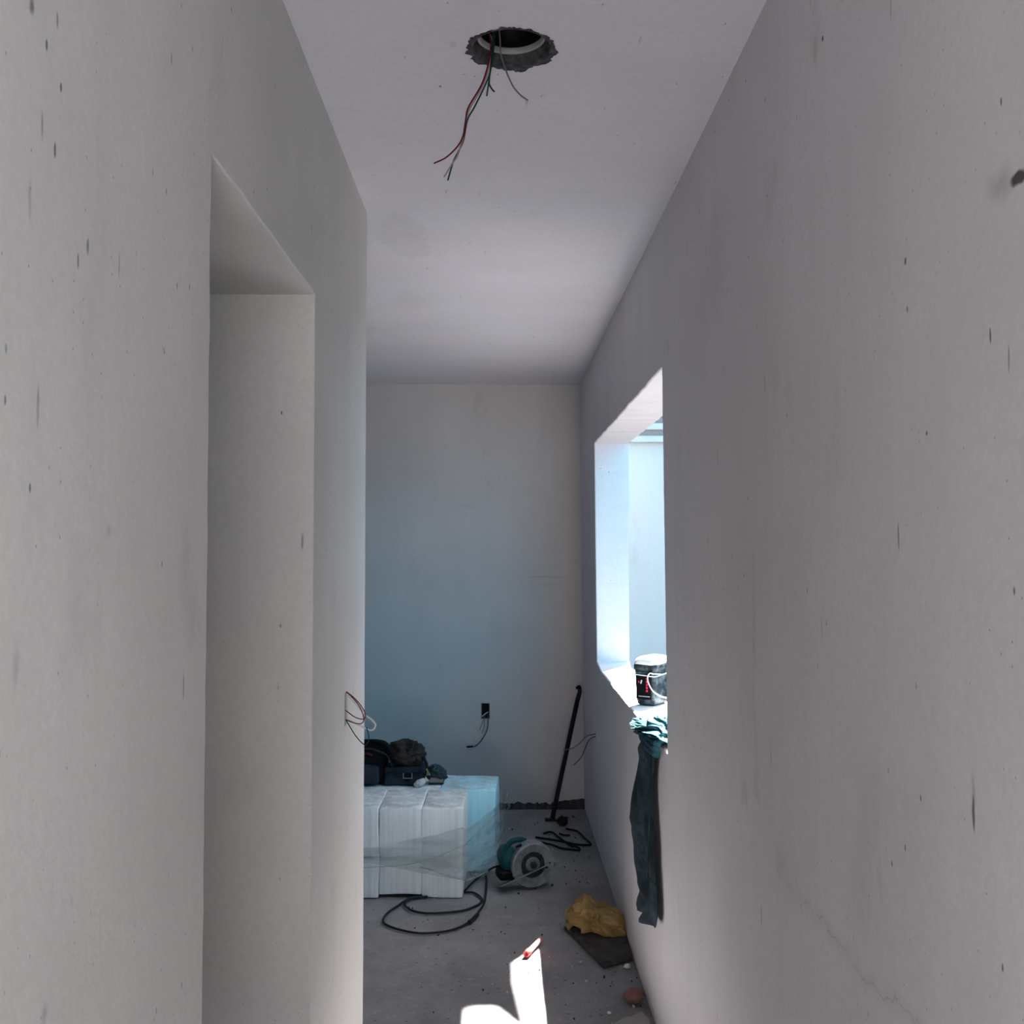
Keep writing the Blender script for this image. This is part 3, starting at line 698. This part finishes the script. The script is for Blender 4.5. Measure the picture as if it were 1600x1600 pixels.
# cord, in world space under the saw
M_cord = simple('black_rubber_cord', (.012, .018, .022), .5)
def z1(pts, z=.004): return [PZ(560 + x / 5.333, 1130 + y / 5.333, z) for x, y in pts]
inv = (Matrix.Translation(saw.location) @ saw.rotation_euler.to_matrix().to_4x4()).inverted()
st = [PY(786, 1352, 5.06), PY(779, 1353, 5.04), PY(768, 1357, 5.05)]
main = st + [PZ(758, 1364, .02), PZ(748, 1371, .008)] + z1([(950, 1325), (905, 1375), (880, 1405), (960, 1412), (1020, 1450), (1030, 1480), (980, 1522), (850, 1565), (600, 1584), (450, 1562), (385, 1510), (400, 1470), (455, 1450), (540, 1438)], .006)
o = tube('power_cord', [inv @ p for p in main], .0052, M_cord, saw, 8, 8)
second = [PZ(758.5, 1364, .022)] + [PZ(u, v, z) for u, v, z in ((760, 1378, .012), (759, 1395, .006), (756, 1412, .016), (748, 1424, .006), (738, 1437, .006), (715, 1450, .006), (690, 1456, .006), (655, 1458, .006), (622, 1452, .006), (602, 1444, .006), (599, 1436, .006), (607, 1425, .006), (622, 1415, .006), (632, 1408, .015), (648, 1403, .006), (668, 1401, .006))]
tube('power_cord', [inv @ p for p in second], .0052, M_cord, saw, 8, 8)
tube('plug', [inv @ PZ(746, 1429, .010), inv @ PZ(739, 1436, .010), inv @ PZ(733, 1441, .010)], .009, M_cord, saw, 8, 4)

# ------------------------------------------------------------ steel bar, block, straps
lo = PZ(863, 1279, .012); hi = Vector((.492, 6.44, .0)); hi = PY(904, 1086, 6.43)
o = thing('pry_bar', 'long black steel bar with a hooked top leaning in the far right corner', 'steel bar', (0, 0, 0))
M_iron = simple('black_iron', (.012, .012, .013), .6, .3)
tube('shaft', [lo, lo.lerp(hi, .5), hi.lerp(lo, .03)], .014, M_iron, o, 8, 6)
tube('hook', [hi.lerp(lo, .04), PY(906, 1080, 6.42), PY(905, 1073, 6.42), PY(900, 1076, 6.42)], lambda t: .015 * (1 - .45 * t), M_iron, o, 8, 8)
rbox('foot_plate', (lo.x - .012, lo.y, .008), (.065, .04, .012), M_iron, o, bevel=.003)
k = PZ(878, 1291, 0)
o = blob('wood_offcut', (k.x + .005, k.y + .02, .026), (.034, .028, .028), simple('dark_wood', (.018, .015, .012), .9), None, 3, .25, 2, False, 2, (0, 0, .3), .9); tag(o, 'small dark lump beside the foot of the leaning bar', 'offcut')
def z2(pts, z=.007): return [PZ(720 + x / 6.154, 1230 + y / 6.154, z) for x, y in pts]
SG = 'dark cable scraps by the right wall'
M_scrap = simple('dusty_black_rubber', (.010, .010, .012), .7)
for pts, lab in (([(722, 482), (880, 505), (1010, 528), (1120, 552), (1235, 556), (1245, 540), (1190, 490), (1120, 425), (1010, 400)], 'longest dark cable scrap, doubling back beside the right wall'),
                 ([(720, 520), (870, 552), (960, 585), (1050, 600), (1130, 606), (1140, 590), (1090, 560)], 'nearest straight dark cable scrap, on the floor right of the saw'),
                 ([(800, 445), (850, 430), (890, 440), (940, 480), (1010, 530), (1080, 572)], 'dark cable scrap bent in an arch, lying across the others'),
                 ([(950, 448), (1000, 462), (1050, 460)], 'shortest dark cable scrap, furthest back on the floor')):
    o = tube('cable_scrap', z2(pts, .009), .0062, M_scrap, None, 8, 8); tag(o, lab, 'cable', SG)

# ------------------------------------------------------------ yellow bag, board, tube, lumps
def mat_yellow():
    m, nt, b = new_mat('yellow_film')
    out = nt.nodes['Material Output']; co = nt.nodes.new('ShaderNodeTexCoord').outputs['Object']
    b.inputs['Base Color'].default_value = (.46, .32, .12, 1); b.inputs['Roughness'].default_value = .4
    t = nt.nodes.new('ShaderNodeBsdfTranslucent'); t.inputs[0].default_value = (.50, .32, .10, 1)
    tr = nt.nodes.new('ShaderNodeBsdfTransparent'); tr.inputs[0].default_value = (.80, .68, .42, 1)
    m1 = nt.nodes.new('ShaderNodeMixShader'); m1.inputs[0].default_value = .3; nt.links.new(b.outputs[0], m1.inputs[1]); nt.links.new(t.outputs[0], m1.inputs[2])
    m2 = nt.nodes.new('ShaderNodeMixShader'); nt.links.new(remap(nt, noi(nt, co, 12, 4, .6), .35, .7, .08, .5), m2.inputs[0]); nt.links.new(m1.outputs[0], m2.inputs[1]); nt.links.new(tr.outputs[0], m2.inputs[2])
    nt.links.new(m2.outputs[0], out.inputs[0]); bump(nt, b, noi(nt, co, 30, 4, .6, 2), .5, .008); return m
knot = PZ(903, 1437, .045)
def bagfn(p):
    # pinch folds towards the knot
    d = p - knot; L = d.length; a = math.atan2(d.z, d.x + .2 * d.y)
    k = 1 + .035 * math.sin(a * 9 + L * 14) * min(1, L * 8)
    p = p + Vector((0, 0, .024 * math.exp(-((p.x - knot.x - .03) / .045) ** 2) * max(0, p.z - .02) / .07))
    d = p - knot
    q = knot + d * k; q.z = max(.014 if q.y > 4.2 else .014, q.z)
    lim = XR(q.z) - .006
    if q.x > lim: q.x = lim - .15 * (q.x - lim) * 0
    return q
bcx = PZ(938, 1462, 0)
o = blob('plastic_bag', (bcx.x - .002, bcx.y + .05, .045), (.128, .095, .062), mat_yellow(), None, 6, .40, 1.0, True, 12, (0, R(10), R(-15)), None, bagfn)
tag(o, 'crumpled see-through yellow plastic bag lying against the right wall', 'plastic bag')
bm = bmesh.new(); rows = []
for i in range(9):
    t = i / 8; row = []
    for k in range(40):
        a = 2 * math.pi * k / 40; rr = (.010 + .034 * t) * (1 + .22 * t * math.sin(a * 7)); q = knot + Vector((-.004 - .042 * t, .004 * math.sin(a * 3), 0)) + Vector((.006 * math.sin(a * 5) * t, math.cos(a) * rr * .8, math.sin(a) * rr))
        q.z = max(.014, q.z); row.append(bm.verts.new(q))
    rows.append(row)
for a, b in zip(rows, rows[1:]):
    for k in range(40): bm.faces.new((a[k], a[(k + 1) % 40], b[(k + 1) % 40], b[k]))
from_bm('tied_end', bm, o.data.materials[0], o, True)
def slab_poly(name, pts, z0, z1_, mat, label, cat):
    bm = bmesh.new(); A = [bm.verts.new((p.x, p.y, z0)) for p in pts]; B = [bm.verts.new((p.x, p.y, z1_)) for p in pts]
    bm.faces.new(A[::-1]); bm.faces.new(B)
    for i in range(len(A)): j = (i + 1) % len(A); bm.faces.new((A[i], A[j], B[j], B[i]))
    bmesh.ops.bevel(bm, geom=[e for e in bm.edges], offset=.0015, segments=1, affect='EDGES')
    return tag(from_bm(name, bm, mat), label, cat)
slab_poly('board', [PZ(882, 1452), PZ(943, 1514), PZ(988, 1501), PZ(978, 1462), PZ(940, 1440)], .001, .012, simple('dark_board', (.045, .042, .042), .8, nscale=10, namt=.5, dust=((.12, .11, .11), 14, .6)), 'dark flat board under the yellow bag, one corner pointing to the camera', 'board')
slab_poly('broken_tile', [PZ(948, 1612), PZ(975, 1596), PZ(987, 1594), PZ(1003, 1586), PZ(1016, 1600), PZ(1018, 1640), PZ(960, 1650)], .001, .014, simple('pale_tile', (.34, .32, .32), .7, nscale=30, namt=.3, dust=((.10, .10, .10), 30, .6)), 'pale broken tile by the foot of the right wall, at the bottom of the view', 'tile')
rl = PZ(993, 1572)
o = blob('stone', (rl.x, rl.y + .025, .026), (.037, .030, .026), simple('red_brown_stone', (.14, .065, .055), .8, nscale=30, namt=.4, bstr=.4), None, 4, .22, 1.6, False, 4, (0, 0, 0), .9); tag(o, 'rounded reddish brown stone against the foot of the right wall', 'stone')
for (u, v, r, lab) in ((980, 1512, .011, 'white plaster lump at the front edge of the dark board'), (952, 1584, .006, 'tiny white plaster lump in front of the reddish stone'), (907, 1504, .005, 'tiny white plaster lump left of the dark board')):
    q = PZ(u, v); o = blob('plaster_lump', (q.x, q.y, r * .6), (r * 1.2, r, r * .8), simple('white_plaster', (.62, .60, .58), .9), None, 3, .3, 2, False, u, (0, 0, 0)); tag(o, lab, 'plaster lump', 'white plaster lumps on the floor')
# red tube
ta, tb_ = PZ(822, 1491, .013), PZ(845, 1468, .013)
tt = thing('plastic_tube', 'short pinkish red plastic tube lying in the tip of the sun patch', 'tube', (0, 0, 0))
M_tred = simple('pink_red_plastic', (.75, .30, .30), .5); M_tred2 = simple('red_plastic', (.70, .10, .10), .45)
tube('barrel', [ta.lerp(tb_, .16), ta.lerp(tb_, .6), tb_], .0105, M_tred, tt, 14, 4)
bm = bmesh.new(); d = (tb_ - ta).normalized(); sd = d.cross(Vector((0, 0, 1))).normalized(); upv = sd.cross(d); rows = []
for r, t in ((.0128, .20), (.0130, 0), (.0085, 0), (.0085, .15), (.0001, .16)):
    rows.append([bm.verts.new(ta.lerp(tb_, t) + sd * math.cos(2 * math.pi * k / 18) * r + upv * math.sin(2 * math.pi * k / 18) * r) for k in range(18)])
for a, b in zip(rows, rows[1:]):
    for k in range(18): bm.faces.new((a[k], a[(k + 1) % 18], b[(k + 1) % 18], b[k]))
from_bm('collar', bm, M_tred2, tt, True)
# crumbs and dust nobody could count
bm = bmesh.new()
def crumbs(bm, n, seed, rr):
    rnd = random.Random(seed)
    for i in range(n):
        y = rnd.uniform(3.2, 6.4); xr_ = XR(0) - .01
        x = xr_ - abs(rnd.gauss(0, .18)) if rnd.random() < .45 else rnd.uniform(-.42, xr_)
        if y > 4.8 and x < .05: continue
        r = rnd.uniform(*rr) * (1 if rnd.random() < .9 else 1.8)
        m_ = Matrix.Translation((x, y, r * .3 - .001)) @ Euler((rnd.random() * 3, rnd.random() * 3, rnd.random() * 3)).to_matrix().to_4x4() @ Matrix.Diagonal((r * rnd.uniform(.7, 1.6), r, r * rnd.uniform(.5, .9), 1))
        bmesh.ops.create_icosphere(bm, subdivisions=1, radius=1, matrix=m_)
crumbs(bm, 260, 3, (.0018, .0045)); o = from_bm('plaster_crumbs', bm, simple('crumb_pale', (.40, .38, .37), .9)); tag(o, 'pale plaster crumbs strewn over the concrete floor', 'debris', None, 'stuff')
bm = bmesh.new(); crumbs(bm, 170, 9, (.0015, .0045)); o = from_bm('dark_crumbs', bm, simple('crumb_dark', (.03, .03, .03), .9)); tag(o, 'dark grit and chips strewn over the concrete floor', 'debris', None, 'stuff')

# ------------------------------------------------------------ on the sill: site radio and trousers
bx = Vector((.628, 4.218, SZ + .001))
M_case = simple('scuffed_black_case', (.012, .018, .022), .5, nscale=14, namt=.5, dust=((.16, .22, .24), 22, .75), bstr=.3, bscale=60)
M_dust = simple('white_dust_cap', (.62, .62, .60), .95, bstr=.5, bscale=50)
rd = thing('battery_pack', 'scuffed black battery box with red marks and a dusty white top on the window sill', 'battery box', bx, (0, 0, R(-35)))
rd.scale = (1, 1, .96)
def loft(name, secs, mat, parent, n=10, rad=.018, disp=0):
    bm = bmesh.new(); rows = []
    for (z, hx, hy, r) in secs:
        row = []
        for q, (sx_, sy_) in enumerate(((1, 1), (-1, 1), (-1, -1), (1, -1))):
            for k in range(n):
                a = math.pi / 2 * (q + k / (n - 1)); row.append(Vector((sx_ * (hx - r) + math.cos(a) * r, sy_ * (hy - r) + math.sin(a) * r, z)))
        rows.append([bm.verts.new(p + Vector((noise.noise(p * 30), noise.noise(p * 30 + Vector((4, 0, 0))), 0)) * disp) for p in row])
    for a, b in zip(rows, rows[1:]):
        m = len(a)
        for k in range(m): bm.faces.new((a[k], a[(k + 1) % m], b[(k + 1) % m], b[k]))
    bm.faces.new(rows[0][::-1]); bm.faces.new(rows[-1])
    return from_bm(name, bm, mat, parent, True)
HX, HY = .047, .075
loft('case', [(0.001, HX - .012, HY - .012, .01), (.006, HX - .007, HY - .007, .012), (.03, HX - .004, HY - .004, .014), (.10, HX - .001, HY - .001, .014), (.148, HX, HY, .014), (.150, HX + .004, HY + .004, .016), (.166, HX + .005, HY + .005, .018), (.172, HX + .003, HY + .003, .018)], M_case, rd)
loft('dusty_lid', [(.168, HX + .003, HY + .003, .02), (.180, HX + .0045, HY + .0045, .022), (.192, HX, HY, .024), (.200, HX - .010, HY - .010, .024), (.203, HX - .024, HY - .024, .02)], M_dust, rd, disp=.003)['label'] = 'dusty white lid'
fy = -HY - .001
rbox('panel', (-.003, fy + .001, .078), (HX * 1.45, .004, .105), M_black, rd, bevel=.003)
M_led = simple('red_marks', (.75, .01, .06), .4); M_lab = simple('pale_label', (.35, .42, .45), .5)
for i in range(5): rbox('indicator', (.012, fy - .002, .112 - i * .0125), (.007, .003, .0085), M_led, rd, bevel=.001)['label'] = 'small red indicator'
rbox('emblem', (-.013, fy - .002, .098), (.006, .002, .016), M_lab, rd, bevel=.0008, rot=(0, R(15), 0)); rbox('emblem', (-.024, fy - .002, .098), (.004, .002, .010), M_led, rd, bevel=.0008)
rbox('lower_label', (0, fy - .002, .038), (.05, .002, .003), M_lab, rd, bevel=.0005)
rbox('ridge', (-.002, fy, .137), (HX * 1.6, .006, .010), M_case, rd, bevel=.002)
M_rope = simple('white_cord', (.72, .74, .74), .7, bstr=.4, bscale=300)
z = .128
tube('tie_cord', [Vector((-HX - .004, HY * .6, z + .002)), Vector((-HX - .004, 0, z)), Vector((-HX - .003, -HY + .002, z)), Vector((-HX + .01, -HY - .004, z)), Vector((0, -HY - .005, z - .002)), Vector((HX - .01, -HY - .005, z - .004)), Vector((HX + .003, -HY + .006, z - .004)), Vector((HX + .004, 0, z)), Vector((HX + .004, HY * .6, z + .002))], .0022, M_rope, rd, 8, 8)
tube('tie_cord', [Vector((HX + .004, -.02, z)), Vector((HX - .004, -HY - .007, z + .008)), Vector((HX - .016, -HY - .012, z + .010)), Vector((HX - .026, -HY - .013, z - .006)), Vector((HX - .022, -HY - .013, z - .032)), Vector((HX - .004, -HY - .012, z - .062)), Vector((HX + .025, -HY - .008, z - .082)), Vector((HX + .05, -HY, z - .088))], .0028, M_rope, rd, 8, 8)

# trousers
M_tr = simple('dark_slate_denim', (.015, .026, .033), .95, nscale=18, namt=.4, bstr=.7, bscale=45, bdist=.008, dust=((.07, .10, .12), 12, .45))
M_tr_lit = simple('faded_slate_cloth_lit', (.022, .075, .095), .95, nscale=18, namt=.3, bstr=.5, bscale=40, bdist=.006)  # waist cloth, faded, with cyan daylight put into the colour
tr = thing('trousers', 'dark slate work trousers thrown over the window sill, one leg hanging down the wall', 'trousers', (0, 0, 0))
lev = [(1140, 1008, 1024), (1158, 1006, 1024), (1172, 1005, 1023), (1203, 1002, 1020), (1224, 997, 1020), (1255, 990.5, 1021), (1277, 986.5, 1023), (1306, 991.5, 1024), (1337, 998, 1025), (1358, 1003, 1026), (1374, 1006, 1027), (1389, 1003, 1027), (1405, 999, 1025), (1413, 1001, 1023)]
def samp(t):
    x = t * (len(lev) - 1); i = min(int(x), len(lev) - 2); f = x - i
    return [a + (b - a) * f for a, b in zip(lev[i], lev[i + 1])]
bm = bmesh.new(); rows = []; NL, NC = 120, 56
for i in range(NL + 1):
    t = i / NL; v, xl, xr_ = samp(t)
    Lp = PY(xl, v, 3.62); Rp = PX(xr_, v, XR(.7) - .02); zz = Lp.z
    Lp = Vector((min(Lp.x, XR(zz) - .006), 3.62)); Rp = Vector((Rp.x, Rp.y))
    row = []
    for k in range(NC):
        a = 2 * math.pi * k / NC; s = .5 - .5 * math.cos(a)   # 0 at left, 1 at right
        base = Lp.lerp(Rp, s)
        front = math.sin(a)
        fold = .016 * math.sin(s * 13 + 5 * t + 2.5 * noise.noise(Vector((t * 4, s * 2, 0)))) + .018 * noise.noise(Vector((s * 4, t * 7, 2)))
        off = front * (.016 + (fold if front > 0 else 0)) * (1 if front > 0 else .5)
        q = base + Vector((-1, -.15)) * off
        # keep silhouettes fixed at the two ends
        q.x = min(q.x, XR(zz) - .002)
        row.append(bm.verts.new((q.x, q.y, zz + .004 * math.sin(s * 7))))
    rows.append(row)
for a, b in zip(rows, rows[1:]):
    for k in range(NC): bm.faces.new((a[k], a[(k + 1) % NC], b[(k + 1) % NC], b[k]))
bm.faces.new(rows[0][::-1]); bm.faces.new(rows[-1])
from_bm('leg', bm, M_tr, tr, True)
def sillfn(p):
    # drape over the inner sill edge
    if p.x > XR(SZ) + .0: p.z = max(p.z, SZ + .004)
    else: p.z = max(p.z, SZ - .055)
    if p.z < SZ + .002: p.x = min(p.x, XR(SZ) - .003)
    return p
blob('waist', (.575, 3.47, SZ + .018), (.105, .21, .036), M_tr_lit, tr, 6, .6, 2.0, True, 21, (0, R(6), R(8)), None, sillfn)
for i, (dz, dx) in enumerate(((.0, 0), (-.016, -.004), (-.032, -.002), (.014, .012))):
    tube('waist_fold', [Vector((.515 + dx, 3.66 - i * .012, SZ - .012 + dz)), Vector((.500 + dx, 3.60, SZ + .012 + dz)), Vector((.495 + dx, 3.52, SZ + .020 + dz * 1.2)), Vector((.500 + dx, 3.42, SZ + .012 + dz * 1.3)), Vector((.505 + dx, 3.30, SZ + .008 + dz))], .013, M_tr_lit, tr, 10, 8, 1.0)
tube('seam', [PX(1017, 1180, .492), PX(1016, 1230, .486), PX(1015, 1280, .483), PX(1013, 1330, .483), PX(1011, 1370, .487)], .0035, M_tr, tr, 6, 8)
